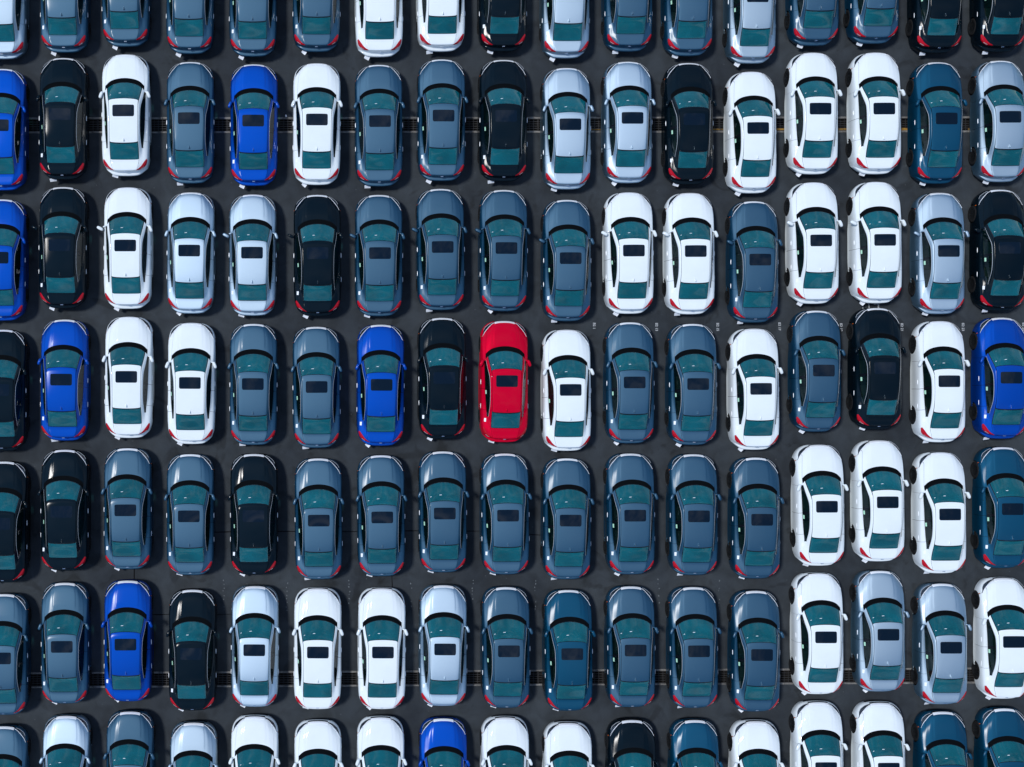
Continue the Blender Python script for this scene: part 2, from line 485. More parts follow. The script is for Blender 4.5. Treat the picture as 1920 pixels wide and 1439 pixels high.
for pts in ([(395, 998), (470, 997), (640, 997), (770, 996), (905, 996), (1030, 1005)],
            [(250, 1152), (330, 1153), (480, 1152)], [(252, 1065), (252, 1110), (254, 1150)],
            [(735, 1040), (735, 1085), (736, 1120)]):
    ribbon("pavement_joint", [(gx(a), gy(b)) for a, b in pts], 0.035, M['joint'], 0.004, 0.008)
# fragment of an old painted outline behind the white car
for i, (pts, w) in enumerate([([(1617.5, 568), (1618, 580)], .035), ([(1629, 566), (1629.5, 579)], .045),
                 ([(1638, 566), (1639.5, 570.5), (1647, 570.5), (1647, 579)], .06)]):
    ribbon("painted_line", [(gx(a), gy(b)) for a, b in pts], w, M['line_paint'], 0.005, 0.0)

def stall_number(px, py, body, z=0.005):
    cu = bpy.data.curves.new("stall_number", 'FONT')
    cu.body = body; cu.size = 0.135; cu.align_x = 'CENTER'; cu.align_y = 'CENTER'
    cu.offset = 0.004
    tmp = bpy.data.objects.new("stall_number", cu); col.objects.link(tmp)
    dg = bpy.context.evaluated_depsgraph_get()
    me = bpy.data.meshes.new_from_object(tmp.evaluated_get(dg))
    bpy.data.objects.remove(tmp)
    me.materials.clear(); me.materials.append(M['line_paint'])
    o = bpy.data.objects.new("stall_number", me); col.objects.link(o)
    o.location = (gx(px), gy(py), z); o.rotation_euler = (0, 0, -math.pi / 2); o.scale = (1.0, 1.0, 1)
    o['kind'] = 'structure'
for px, py, b in ((1114, 611.5, 'B2 1'), (1231, 613.5, 'B2 13'), (1345.5, 613.5, 'B2 15'), (1461.5, 612.5, 'B2 17'),
                  (1577, 614, 'B2 19'), (1691, 614, 'B2 21'), (1805.5, 613.5, 'B2 23'), (1919, 613, 'B2 25')):
    stall_number(px, py, b)
# worn remains of painted ticks between the stalls of the lower rows
for k, px in enumerate((538, 655, 771, 886, 1004, 420, 1235, 1348)):
    V, F = [], []
    for i in range(9):
        if random.random() < .3: continue
        y = gy(1088 + i * 7 + random.uniform(-2, 2)); x = gx(px + random.uniform(-1.5, 1.5))
        n = 6; b = len(V); rr = random.uniform(.015, .03)
        for j in range(n):
            a = 2 * math.pi * j / n; r2 = rr * random.uniform(.6, 1.2)
            V.append((x + r2 * math.cos(a), y + 1.3 * r2 * math.sin(a), 0.004))
        F.append(tuple(range(b, b + n)))
    o = mesh_obj("paint_remains", V, F, M['faded_paint'], smooth=False); o['kind'] = 'structure'

# ------------------------------------------------------------------ the sedan: one smooth surface, cut into panels
ROWS = [
 # C0              C1               C2               C3               C4               C5               C6               C7               C8
 [(0,2.27,.20), (.36,2.255,.20), (.56,2.20,.20), (.70,2.09,.20), (.78,1.98,.20), (.82,1.90,.20), (.845,1.84,.20), (.855,1.80,.20), (.86,1.76,.20)],      # 0 lip
 [(0,2.315,.42),(.37,2.295,.42), (.58,2.23,.42), (.73,2.11,.42), (.81,1.99,.42), (.85,1.90,.40), (.865,1.83,.34), (.87,1.79,.27), (.87,1.74,.20)],       # 1 bumper
 [(0,2.305,.58),(.38,2.285,.58), (.585,2.20,.58),(.735,2.07,.59),(.815,1.95,.60),(.86,1.84,.55), (.88,1.78,.45),  (.885,1.74,.33), (.88,1.70,.20)],      # 2
 [(0,2.27,.72), (.39,2.22,.72),  (.545,2.09,.722),(.68,1.94,.715), (.785,1.82,.708),(.855,1.72,.68),(.89,1.68,.54), (.895,1.66,.38), (.885,1.63,.20)],     # 3 hood lip
 [(0,2.16,.82), (.40,2.09,.82),  (.55,1.97,.797),(.68,1.83,.778),(.775,1.71,.762),(.865,1.59,.73),(.90,1.55,.58), (.90,1.53,.40),  (.885,1.50,.20)],     # 4
 [(0,1.78,.903),(.455,1.74,.902),(.60,1.66,.876),(.715,1.58,.850),(.79,1.48,.825),(.866,1.36,.80),(.903,1.34,.62),(.90,1.33,.40),  (.885,1.32,.20)],     # 5
 [(0,1.315,.965),(.44,1.235,.962),(.63,1.12,.938),(.745,1.00,.922),(.805,.97,.900),(.862,.95,.852), (.903,.94,.64), (.90,.94,.40),   (.885,.94,.20)],       # 6 hood rear
 [(0,1.19,.985),(.42,1.115,.99), (.665,.965,.995),(.735,.86,.985),(.80,.82,.945),(.862,.82,.872), (.903,.82,.64), (.893,.82,.38),   (.885,.82,.20)],       # 7 glass base
 [(0,.83,1.215),(.42,.775,1.21), (.615,.645,1.20),(.695,.53,1.165),(.798,.53,.952),(.864,.50,.880),(.904,.50,.65),(.893,.50,.38),   (.908,.50,.20)],        # 8
 [(0,.465,1.385),(.42,.435,1.375),(.565,.385,1.355),(.635,.24,1.315),(.79,.23,.957),(.864,.20,.883),(.904,.20,.65),(.893,.20,.38),  (.908,.20,.20)],       # 9 roof front
 [(0,.24,1.412),(.425,.235,1.402),(.545,.20,1.385),(.61,.06,1.352),(.785,.03,.962),(.864,.00,.885),(.904,.00,.65),(.893,.00,.38),   (.908,.00,.20)],        # 10
 [(0,-.20,1.42),(.425,-.20,1.41),(.535,-.21,1.395),(.597,-.26,1.36),(.776,-.28,.967),(.864,-.30,.888),(.904,-.30,.65),(.893,-.30,.38),(.908,-.30,.20)],    # 11
 [(0,-.75,1.395),(.425,-.745,1.385),(.53,-.74,1.368),(.592,-.72,1.322),(.752,-.72,.978),(.866,-.74,.894),(.905,-.74,.65),(.893,-.74,.38),(.908,-.74,.20)],  # 12
 [(0,-1.20,1.315),(.42,-1.175,1.305),(.53,-1.13,1.29),(.612,-1.03,1.205),(.715,-1.06,.995),(.868,-1.08,.902),(.906,-1.08,.66),(.90,-1.08,.41),(.89,-1.08,.20)], # 13 roof rear
 [(0,-1.50,1.185),(.42,-1.485,1.178),(.535,-1.45,1.165),(.648,-1.33,1.04),(.678,-1.35,1.012),(.864,-1.35,.907),(.902,-1.35,.67),(.895,-1.35,.42),(.885,-1.35,.21)], # 14
 [(0,-1.77,1.048),(.42,-1.765,1.047),(.525,-1.75,1.040),(.64,-1.66,1.005),(.71,-1.62,.980),(.850,-1.60,.912),(.888,-1.60,.67),(.885,-1.60,.42),(.87,-1.60,.21)],  # 15 glass end
 [(0,-1.95,1.036),(.40,-1.94,1.036),(.505,-1.92,1.033),(.62,-1.88,.997),(.70,-1.85,.967),(.838,-1.79,.898),(.868,-1.78,.66),(.868,-1.77,.43),(.855,-1.77,.22)],   # 16 deck
 [(0,-2.155,1.022),(.37,-2.145,1.022),(.45,-2.125,1.016),(.545,-2.085,.972),(.63,-2.04,.936),(.765,-1.955,.872),(.83,-1.91,.68),(.84,-1.87,.45),(.83,-1.85,.23)],    # 17 deck edge
 [(0,-2.175,.94),(.37,-2.16,.935),(.48,-2.135,.91),(.575,-2.10,.885),(.655,-2.06,.86),(.755,-1.99,.79),(.81,-1.95,.64),(.82,-1.92,.45),(.82,-1.89,.23)],         # 18
 [(0,-2.19,.72),(.37,-2.175,.72),(.50,-2.15,.71),(.60,-2.115,.69),(.68,-2.075,.67),(.755,-2.025,.62),(.795,-1.99,.53),(.805,-1.965,.40),(.805,-1.93,.23)],     # 19
 [(0,-2.20,.655),(.38,-2.185,.655),(.515,-2.155,.65),(.615,-2.12,.635),(.69,-2.08,.61),(.755,-2.035,.57),(.79,-2.00,.49),(.80,-1.975,.38),(.80,-1.94,.23)],    # 20 ledge inside
 [(0,-2.305,.64),(.40,-2.285,.64),(.54,-2.225,.635),(.64,-2.16,.62),(.71,-2.105,.59),(.76,-2.05,.53),(.785,-2.02,.45),(.795,-1.99,.36),(.795,-1.95,.23)],    # 21 bumper ledge
 [(0,-2.315,.50),(.40,-2.295,.50),(.545,-2.235,.50),(.64,-2.17,.49),(.705,-2.11,.46),(.75,-2.06,.42),(.775,-2.03,.37),(.785,-2.01,.31),(.785,-1.97,.23)],          # 22
 [(0,-2.25,.25),(.39,-2.23,.25),(.52,-2.18,.25),(.61,-2.13,.25),(.67,-2.08,.25),(.71,-2.04,.25),(.735,-2.02,.245),(.75,-2.00,.24),(.76,-1.98,.24)],            # 23 bottom
]
P0 = np.array(ROWS, dtype=float)
CTRL = np.concatenate([P0[:, :0:-1] * np.array([-1, 1, 1]), P0], axis=1)   # columns -8..8
NU, NV = CTRL.shape[0], CTRL.shape[1]
def bs(t):
    return np.stack([(1 - t) ** 3 / 6, (3 * t ** 3 - 6 * t ** 2 + 4) / 6, (-3 * t ** 3 + 3 * t ** 2 + 3 * t + 1) / 6, t ** 3 / 6])
def pad(C):
    C = np.concatenate([2 * C[:1] - C[1:2], C, 2 * C[-1:] - C[-2:-1]], axis=0)
    C = np.concatenate([2 * C[:, :1] - C[:, 1:2], C, 2 * C[:, -1:] - C[:, -2:-1]], axis=1)
    return C
def evalC(Cp, U, V):
    U = np.asarray(U, float); V = np.asarray(V, float) + 8.0
    iu = np.clip(np.floor(U).astype(int), 0, NU - 2); iv = np.clip(np.floor(V).astype(int), 0, NV - 2)
    bu = bs(U - iu); bv = bs(V - iv)
    out = np.zeros(U.shape + (3,))
    for a in range(4):
        for b in range(4):
            out += (bu[a] * bv[b])[..., None] * Cp[iu + a, iv + b]
    return out
UU, VV = np.meshgrid(np.arange(NU), np.arange(-8, 9), indexing='ij')
C1 = CTRL.copy()
for k in range(2):
    C1 = C1 + 0.6 * (CTRL - evalC(pad(C1), UU, VV))
CP = pad(C1)
def surf(U, V, off=0.0):
    P = evalC(CP, U, V)
    e = 0.02
    du = evalC(CP, np.clip(U + e, 0, NU - 1), V) - evalC(CP, np.clip(U - e, 0, NU - 1), V)
    dv = evalC(CP, U, np.clip(V + e, -8, 8)) - evalC(CP, U, np.clip(V - e, -8, 8))
    N = np.cross(dv, -du)
    N = N / (np.linalg.norm(N, axis=-1, keepdims=True) + 1e-12)
    t = np.clip((1.08 - np.abs(V)) / 0.16, 0, 1); t = t * t * (3 - 2 * t)
    a = np.clip((U - 3.25) / 0.9, 0, 1) * np.clip((6.0 - U) / 0.5, 0, 1) * (U < 6.0)
    P = P + N * (0.008 * t * a)[..., None]
    return P + N * off if np.isscalar(off) else P + N * off[..., None], N

WHEELS = [(1.42, .322), (-1.28, .322)]
ARCH = 0.362
def cut_arches(V, faces):
    V = [np.array(v) for v in V]
    inside = set(); 
    for i, p in enumerate(V):
        if abs(p[0]) < .55: continue
        for (wy, wz) in WHEELS:
            if math.hypot(p[1] - wy, p[2] - wz) < ARCH: inside.add(i)
    keep = [f for f in faces if not all(i in inside for i in f)]
    used = set(i for f in keep for i in f)
    for i in inside & used:
        p = V[i]
        for (wy, wz) in WHEELS:
            d = math.hypot(p[1] - wy, p[2] - wz)
            if d < ARCH:
                s = ARCH / max(d, 1e-6)
                p[1] = wy + (p[1] - wy) * s; p[2] = wz + (p[2] - wz) * s
    m = {}; W = []
    for i in sorted(used):
        m[i] = len(W); W.append(V[i])
    return W, [tuple(m[i] for i in f) for f in keep]

class Geo:
    def __init__(s): s.V = []; s.F = []
    def grid(s, U, Vv, off=0.0, skirt=0.018, drop=None, arches=False):
        P, N = surf(U, Vv, off)
        nu, nv = U.shape
        V = [P[i, j] for i in range(nu) for j in range(nv)]
        Nn = [N[i, j] for i in range(nu) for j in range(nv)]
        F = []
        for i in range(nu - 1):
            for j in range(nv - 1):
                if drop and drop(0.25 * (U[i, j] + U[i+1, j] + U[i, j+1] + U[i+1, j+1]), 0.25 * (Vv[i, j] + Vv[i+1, j] + Vv[i, j+1] + Vv[i+1, j+1])): continue
                F.append((i * nv + j, i * nv + j + 1, (i + 1) * nv + j + 1, (i + 1) * nv + j))
        if skirt:
            cnt = {}
            for f in F:
                for a, b in zip(f, f[1:] + f[:1]):
                    k = (min(a, b), max(a, b)); cnt.setdefault(k, []).append((a, b))
            low = {}
            for k, l in list(cnt.items()):
                if len(l) == 1:
                    a, b = l[0]
                    for i in (a, b):
                        if i not in low:
                            low[i] = len(V); V.append(V[i] - Nn[i] * skirt)
                    F.append((b, a, low[a], low[b]))
        if arches: V, F = cut_arches(V, F)
        b = len(s.V)
        s.V += V; s.F += [tuple(b + i for i in f) for f in F]
        return s
    def rect(s, u0, u1, v0, v1, nu, nv, **k):
        ul = u0 if hasattr(u0, '__len__') else np.linspace(u0, u1, nu)
        U, Vv = np.meshgrid(np.linspace(u0, u1, nu), np.linspace(v0, v1, nv), indexing='ij')
        return s.grid(U, Vv, **k)
    def lines(s, ul, vl, **k):
        U, Vv = np.meshgrid(np.array(ul), np.array(vl), indexing='ij')
        return s.grid(U, Vv, **k)
    def band(s, A, B, n, m, **k):
        """strip between two (u,v) polylines"""
        def samp(P, t):
            P = np.array(P, float); d = np.r_[0, np.cumsum(np.hypot(*(P[1:] - P[:-1]).T))]; d /= d[-1]
            return np.stack([np.interp(t, d, P[:, 0]), np.interp(t, d, P[:, 1])], -1)
        t = np.linspace(0, 1, n)
        a, b = samp(A, t), samp(B, t)
        w = np.linspace(0, 1, m)[None, :, None]
        Q = a[:, None] * (1 - w) + b[:, None] * w
        return s.grid(Q[..., 0], Q[..., 1], **k)
    def obj(s, name, mat, parent, smooth=True):
        o = mesh_obj(name, s.V, s.F, mat, parent, smooth)
        bm = bmesh.new(); bm.from_mesh(o.data)
        bmesh.ops.recalc_face_normals(bm, faces=bm.faces[:])
        bm.to_mesh(o.data); bm.free()
        o.data.set_sharp_from_angle(angle=R(38))
        return o

def lathe(name, prof, mat, parent, seg=32, cx=0, cy=0, cz=0, side=1):
    """profile of (axial, radius) turned about the x axis"""
    V, F = [], []
    for (a, r) in prof:
        for k in range(seg):
            t = 2 * math.pi * k / seg
            V.append((cx + side * a, cy + r * math.cos(t), cz + r * math.sin(t)))
    for i in range(len(prof) - 1):
        for k in range(seg):
            k2 = (k + 1) % seg
            F.append((i * seg + k, i * seg + k2, (i + 1) * seg + k2, (i + 1) * seg + k))
    return V, F

def ellipsoid_pts(c, rad, rot, n=14, m=10, p=0.8):
    V, F = [], []
    for i in range(m + 1):
        th = math.pi * i / m - math.pi / 2
        for j in range(n):
            ph = 2 * math.pi * j / n
            f = lambda w: math.copysign(abs(w) ** p, w)
            q = Vector((rad[0] * f(math.cos(th)) * f(math.cos(ph)), rad[1] * f(math.cos(th)) * f(math.sin(ph)), rad[2] * f(math.sin(th))))
            q = rot @ q + Vector(c)
            V.append(tuple(q))
    for i in range(m):
        for j in range(n):
            F.append((i * n + j, i * n + (j + 1) % n, (i + 1) * n + (j + 1) % n, (i + 1) * n + j))
    return V, F

VARIANT = {}
def mirror_geo(side, out):
    if out:
        c = (side * 1.005, .70, 1.0); yaw = side * R(-62)
    else:
        c = (side * .895, .69, .995); yaw = side * R(22)
    V, F = ellipsoid_pts(c, (.062, .135, .075), Matrix.Rotation(yaw if out else side * R(22), 3, 'Z'), 14, 8, 0.7)
    if out:
        V = [(x, y, z) for x, y, z in V]
    # foot that carries the shell
    b = len(V)
    VV2, FF2 = ellipsoid_pts((side * .835, .78, .975), (.075, .032, .028), Matrix.Rotation(side * R(-20), 3, 'Z'), 8, 6, 0.8)
    return V + VV2, F + [tuple(b + i for i in f) for f in FF2]

def tag_geo(kind):
    """sheet of paper hanging from the rear bumper"""
    prm = [(.25, .105, 8, .00), (.20, .12, -28, .03), (.23, .09, -16, .05), (.18, .115, -40, .06), (.23, .10, 3, .02)][kind]
    w, h, yaw, curl = prm
    V, F = [], []
    n, m = 6, 4
    rot = Matrix.Rotation(R(yaw), 3, 'Z')
    for i in range(n + 1):
        for j in range(m + 1):
            s, t = i / n - .5, j / m
            z = -.10 * t + curl * (2 * s) ** 2 * t - .02 * (s > .3) * t
            q = rot @ Vector((w * s, -h * t, z))
            V.append((q.x - .43, q.y - 2.255, q.z + .50))
    for i in range(n):
        for j in range(m):
            F.append((i * (m + 1) + j, (i + 1) * (m + 1) + j, (i + 1) * (m + 1) + j + 1, i * (m + 1) + j + 1))
    # paper thickness
    b = len(V); V2 = [(x, y, z - .002) for x, y, z in V]
    F2 = [tuple(b + i for i in f[::-1]) for f in F]
    return V + V2, F + F2

def build_car(colour):
    pm = PAINT[colour]
    root = bpy.data.objects.new("sedan", None); col.objects.link(root)
    root.empty_display_size = 0.3
    sidelist = (-1, 1)
    g = 0.03   # panel gap in grid units
    # -- fixed bodywork: fenders, pillars, roof rails, quarters, sills
    G = Geo()
    for s in sidelist:
        v = lambda a: s * a
        G.rect(3.12, 7.15, v(3.035), v(8), 34, 30, arches=True)               # fender
        G.rect(7.15, 13.0, v(7.62), v(8), 40, 4)                             # sill
        G.rect(6.95, 16.0, v(2.13), v(3.0), 60, 5)                           # a-pillar, rail
        G.rect(13.98, 16.0, v(3.0), v(4.02), 14, 6, skirt=0)                 # c-pillar
        G.rect(13.03, 13.98, v(4.02), v(8), 14, 30, arches=True)
        G.rect(13.98, 16.0, v(4.02), v(8), 26, 30, arches=True, skirt=0)     # quarter
        G.rect(16.0, 18.55, v(2.12), v(8), 22, 40)
    body = G.obj("body", pm, root)
    # dark inner shell that shows in the panel gaps
    G = Geo()
    G.rect(0.15, 6.9, -7.9, 7.9, 60, 80, off=-.022, skirt=0, arches=True)
    G.rect(15.2, 22.8, -7.9, 7.9, 70, 80, off=-.022, skirt=0, arches=True)
    for s in sidelist:
        G.rect(6.9, 15.2, s * 4.1, s * 7.9, 70, 20, off=-.022, skirt=0, arches=True)
    # floor pan
    V, F = [], []
    box(0, 0, .24, 1.50, 3.9, .06, V, F)
    b = len(G.V); G.V += V; G.F += [tuple(b + i for i in f) for f in F]
    # wheel-arch liners
    for (wy, wz) in WHEELS:
        for s in sidelist:
            V, F = [], []
            n = 16
            for k in range(n + 1):
                a = math.pi * (-.12 + 1.24 * k / n)
                for x in (.50, .865):
                    V.append((s * x, wy + (ARCH + .004) * math.cos(a), wz + (ARCH + .004) * math.sin(a)))
            for k in range(n): F.append((2 * k, 2 * k + 1, 2 * k + 3, 2 * k + 2))
            b = len(G.V); G.V += V; G.F += [tuple(b + i for i in f) for f in F]
    G.obj("chassis", M['underside'], root)
    # -- bumpers
    G = Geo(); G.rect(0.0, 3.0, -8, 8, 22, 120, arches=True); fb = G.obj("front_bumper", pm, root)
    G = Geo(); G.rect(18.6, 23.0, -8, 8, 40, 100); rb = G.obj("rear_bumper", pm, root)
    # grille mouth
    G = Geo(); G.rect(2.0, 2.78, -1.02, 1.02, 8, 20, off=.006); G.obj("grille", M['gloss_black'], fb)
    G = Geo(); G.rect(0.55, 1.35, -1.5, 1.5, 8, 20, off=.005); G.obj("air_intake", M['blackplastic'], fb)
    # -- hood, roof, trunk lid, cowl
    G = Geo(); G.rect(3.06, 6.0, -2.97, 2.97, 44, 84); G.obj("hood", pm, root)
    G = Geo(); G.rect(6.03, 7.0, -2.9, 2.9, 10, 44, off=-.014); G.obj("cowl", M['blackplastic'], root)
    G = Geo(); G.rect(9.02, 12.97, -1.88, 1.88, 40, 34); roof = G.obj("roof", pm, root)
    n, m = 17, 27
    U, Vv = np.meshgrid(np.linspace(-1, 1, n), np.linspace(-1, 1, m), indexing='ij')
    a, b, rr = .45, .85, .075
    X = np.sign(Vv) * np.abs(Vv) ** .8; Y = np.sign(U) * np.abs(U) ** .8
    hx, hy = b / 2, a / 2
    px_, py_ = X * hx, Y * hy
    ex = np.maximum(np.abs(px_) - (hx - rr), 0); ey = np.maximum(np.abs(py_) - (hy - rr), 0)
    mx_ = np.maximum(ex, ey); L_ = np.hypot(ex, ey) + 1e-9
    px_ = np.sign(px_) * (np.minimum(np.abs(px_), hx - rr) + ex * mx_ / L_)
    py_ = np.sign(py_) * (np.minimum(np.abs(py_), hy - rr) + ey * mx_ / L_)
    G = Geo(); G.grid(10.5 - py_ / .44, px_ / .425, off=.004, skirt=.010); G.obj("sunroof", M['roofglass'], root)
    for s in sidelist:
        G = Geo(); G.rect(9.0, 13.0, s * 1.84, s * 2.18, 40, 3, off=-.012, skirt=0); G.obj("roof_molding", M['blackplastic'], root)
    G = Geo(); G.rect(15.06, 18.55, -2.02, 2.02, 40, 40); lid = G.obj("trunk_lid", pm, root)
    # -- glass
    for (a, b, nm) in ((6.98, 9.0, "windshield"), (13.0, 15.05, "rear_window")):
        G = Geo(); G.lines(np.r_[a, np.linspace(a + .09, b - .07, 20), b], np.r_[-2.15, np.linspace(-1.92, 1.92, 28), 2.15], off=-.008, skirt=0,
                           drop=lambda u, v, a=a, b=b: a + .09 < u < b - .07 and abs(v) < 1.92)
        G.obj("window_seal", M['gloss_black'], root)
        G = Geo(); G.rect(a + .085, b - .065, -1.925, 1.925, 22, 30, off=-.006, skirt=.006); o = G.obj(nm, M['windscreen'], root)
        if nm == "windshield": ws = o
        else: rw = o
    for s in sidelist:
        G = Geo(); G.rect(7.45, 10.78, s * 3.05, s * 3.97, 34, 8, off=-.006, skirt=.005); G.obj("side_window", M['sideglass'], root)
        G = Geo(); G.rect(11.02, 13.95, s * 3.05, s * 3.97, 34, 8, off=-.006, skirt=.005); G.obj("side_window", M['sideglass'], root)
        G = Geo(); G.rect(10.78, 11.02, s * 3.02, s * 3.99, 5, 8, off=-.002); G.obj("pillar_trim", M['gloss_black'], root)
        G = Geo(); G.rect(7.1, 7.44, s * 3.02, s * 3.99, 5, 6, off=-.002); G.obj("mirror_sail", M['gloss_black'], root)
        G = Geo(); G.rect(7.1, 14.0, s * 2.99, s * 3.05, 60, 3, off=.004, skirt=.01); G.obj("window_trim", M['lamp_grey'], root)
    # -- doors with handles
    for s in sidelist:
        for (a, b, hy) in ((7.18, 10.92, -.02), (10.95, 13.0, -.93)):
            G = Geo(); G.rect(a, b, s * 4.03, s * 7.6, 40, 34, arches=True)
            d = G.obj("door", pm, root)
            V, F = ellipsoid_pts((s * .897, hy, .775), (.011, .100, .011), Matrix.Identity(3), 8, 6, .6)
            mesh_obj("handle", V, F, M['satin'], d)
    # -- front chrome bar and lamps
    G = Geo(); G.band([(3.40, -1.0), (3.50, 0), (3.40, 1.0)], [(2.62, -1.0), (2.62, 0), (2.62, 1.0)], 24, 8, off=.014, skirt=.03); G.obj("chrome_bar", M['satin'], fb)
    for s in sidelist:
        A = [(3.02, s * 1.02), (3.03, s * 2), (3.06, s * 3), (3.18, s * 3.8), (3.5, s * 4.55)]
        B = [(2.55, s * 1.02), (2.30, s * 2), (2.20, s * 3), (2.40, s * 3.8), (3.40, s * 4.64)]
        G = Geo(); G.band(A, B, 24, 7, off=.006, skirt=.02); hl = G.obj("headlight", M['lens_clear'], root)
        B2 = [(2.90, s * 1.02), (2.90, s * 2), (2.93, s * 3), (3.06, s * 3.8), (3.44, s * 4.57)]
        G = Geo(); G.band(A, B2, 24, 3, off=.012, skirt=.012); G.obj("chrome_line", M['satin'], hl)
        B3 = [(2.44, s * 1.3), (2.24, s * 2), (2.14, s * 3), (2.33, s * 3.7)]
        A3 = [(2.52, s * 1.3), (2.32, s * 2), (2.22, s * 3), (2.40, s * 3.7)]
        G = Geo(); G.band(A3, B3, 18, 3, off=.012, skirt=.010); G.obj("lamp_strip", M['lamp_grey'], hl)
        A = [(15.6, s * 4.62), (16.05, s * 4.1), (16.6, s * 3.5), (17.0, s * 2.7), (17.35, s * 1.4)]
        B = [(15.75, s * 4.95), (16.9, s * 5.2), (17.9, s * 4.65), (18.3, s * 3.3), (17.8, s * 1.45)]
        G = Geo(); G.band(A, B, 26, 8, off=.008, skirt=.02); tl = G.obj("tail_lamp", M['lens_red'], root)
        A2 = [(17.35, s * 4.6), (17.6, s * 4.0), (17.72, s * 3.2)]
        B2 = [(17.55, s * 4.65), (17.82, s * 4.0), (17.9, s * 3.2)]
        G = Geo(); G.band(A2, B2, 10, 3, off=.013, skirt=.006); G.obj("reverse_lamp", M['lamp_grey'], tl)
        G = Geo(); G.rect(2.85, 3.0, s * 5.35, s * 5.75, 4, 4, off=.006, skirt=.008); G.obj("side_marker", M['amber'], fb)
    # -- emblem on the trunk lid: a bar letter in a rounded frame
    V, F = [], []
    y0, z0 = -2.197, .875
    for (dx, dz, sx, sz) in ((-.045, 0, .010, .075), (.045, 0, .010, .075), (0, .038, .10, .010), (0, -.038, .10, .010),
                             (-.02, 0, .012, .055), (.02, 0, .012, .055), (0, 0, .04, .012)):
        box(dx, y0, z0 + dz, sx, .016, sz, V, F)
    mesh_obj("emblem", V, F, M['chrome'], lid, smooth=False)
    # -- antenna fin
    V, F = [], []
    prof = [(-.09, .0), (-.06, .014), (0, .048), (.05, .070), (.075, .068), (.082, .0)]
    for (t, hgt) in prof:
        w = .026 * (1 - .5 * abs(t) / .09)
        zb = 1.338
        V += [(-w, -1.055 - t, zb - .006), (-w * .35, -1.055 - t, zb + hgt), (w * .35, -1.055 - t, zb + hgt), (w, -1.055 - t, zb - .006)]
    for i in range(len(prof) - 1):
        for e in range(3):
            F.append((4 * i + e, 4 * i + e + 1, 4 * i + 5 + e, 4 * i + 4 + e))
    mesh_obj("antenna_fin", V, F, pm, roof)
    # -- door mirrors
    for s in sidelist:
        V, F = mirror_geo(s, False)
        o = mesh_obj("door_mirror", V, F, pm, root)
        if s < 0:
            o['slot'] = 'left_mirror'
            V, F = mirror_geo(s, True)
            o2 = mesh_obj("door_mirror", V, F, pm, None, link=False)
            VARIANT[(colour, 'mirror_out')] = o2.data
    # -- wheels
    spokes = None
    for (wy, wz) in WHEELS:
        for s in sidelist:
            cx = s * .785
            prof = [(-.10, .20), (-.105, .29), (-.085, .315), (-.05, .322), (.05, .322), (.085, .315), (.108, .285), (.106, .235), (.095, .222)]
            V, F = lathe("wheel", prof, None, None, 32, cx, wy, wz, s)
            w = mesh_obj("wheel", V, F, M['tyre'], root)
            V, F = lathe("rim", [(.098, .226), (.098, .205), (.05, .195), (.045, .0001)], None, None, 32, cx, wy, wz, s)
            for k in range(10):
                a = 2 * math.pi * k / 10 + .12
                b = len(V)
                ca, sa = math.cos(a), math.sin(a)
                for (r, ax, hw) in ((.03, .075, .022), (.12, .092, .016), (.212, .096, .020)):
                    for e in (-1, 1):
                        V.append((cx + s * ax, wy + r * ca - e * hw * sa, wz + r * sa + e * hw * ca))
                for e in (0, 2):
                    F.append((b + e, b + e + 1, b + e + 3, b + e + 2))
            mesh_obj("rim", V, F, M['rim'], w)
    # -- cabin
    soft_box("dashboard", (0, .86, .84), (1.32, .42, .20), M['dash'], root, .06, 3)
    for s in sidelist:
        st = soft_box("seat", (s * .36, .05, .52), (.50, .52, .18), M['seat'], root, .06, 3)
        soft_box("backrest", (s * .36, -.30, .78), (.48, .16, .58), M['seat'], st, .06, 3, shape=lambda c: (c.x, c.y - c.z * .32, c.z))
        soft_box("headrest", (s * .36, -.44, 1.12), (.26, .10, .17), M['seat'], st, .04, 3)
    st = soft_box("rear_seat", (0, -.88, .50), (1.25, .50, .18), M['seat'], root, .06, 3)
    soft_box("backrest", (0, -1.16, .76), (1.25, .16, .52), M['seat'], st, .06, 3, shape=lambda c: (c.x, c.y - c.z * .35, c.z))
    for sx in (-.36, .36):
        soft_box("headrest", (sx, -1.27, 1.03), (.26, .09, .12), M['seat'], st, .035, 3)
    soft_box("parcel_shelf", (0, -1.52, .955), (1.14, .44, .05), M['shelf'], root, .015, 2)
    soft_box("rear_view_mirror", (0, .50, 1.285), (.24, .06, .07), M['gloss_black'], ws, .015, 2)
    soft_box("sensor_housing", (0, .585, 1.285), (.30, .16, .03), M['blackplastic'], ws, .012, 2, shape=lambda c: (c.x, c.y, c.z - c.y * .45))
    # steering wheel (left)
    V, F = [], []
    for i in range(20):
        a = 2 * math.pi * i / 20
        for j in range(6):
            t = 2 * math.pi * j / 6
            rr = .18 + .016 * math.cos(t)
            q = Matrix.Rotation(R(-62), 3, 'X') @ Vector((rr * math.cos(a), .016 * math.sin(t) * 0 + rr * math.sin(a), .016 * math.sin(t)))
            V.append((q.x - .36, q.y + .50, q.z + .84))
    for i in range(20):
        for j in range(6):
            F.append((i * 6 + j, i * 6 + (j + 1) % 6, ((i + 1) % 20) * 6 + (j + 1) % 6, ((i + 1) % 20) * 6 + j))
    b = len(V); box(-.36, .52, .85, .30, .03, .05, V, F)
    mesh_obj("steering_wheel", V, F, M['dash'], root)
    # -- papers stuck on for the delivery, and small white marks on the windshield
    G = Geo(); G.rect(8.30, 8.345, -1.50, -1.28, 3, 3, off=.003, skirt=.003); G.obj("windshield_mark", M['paper'], ws)
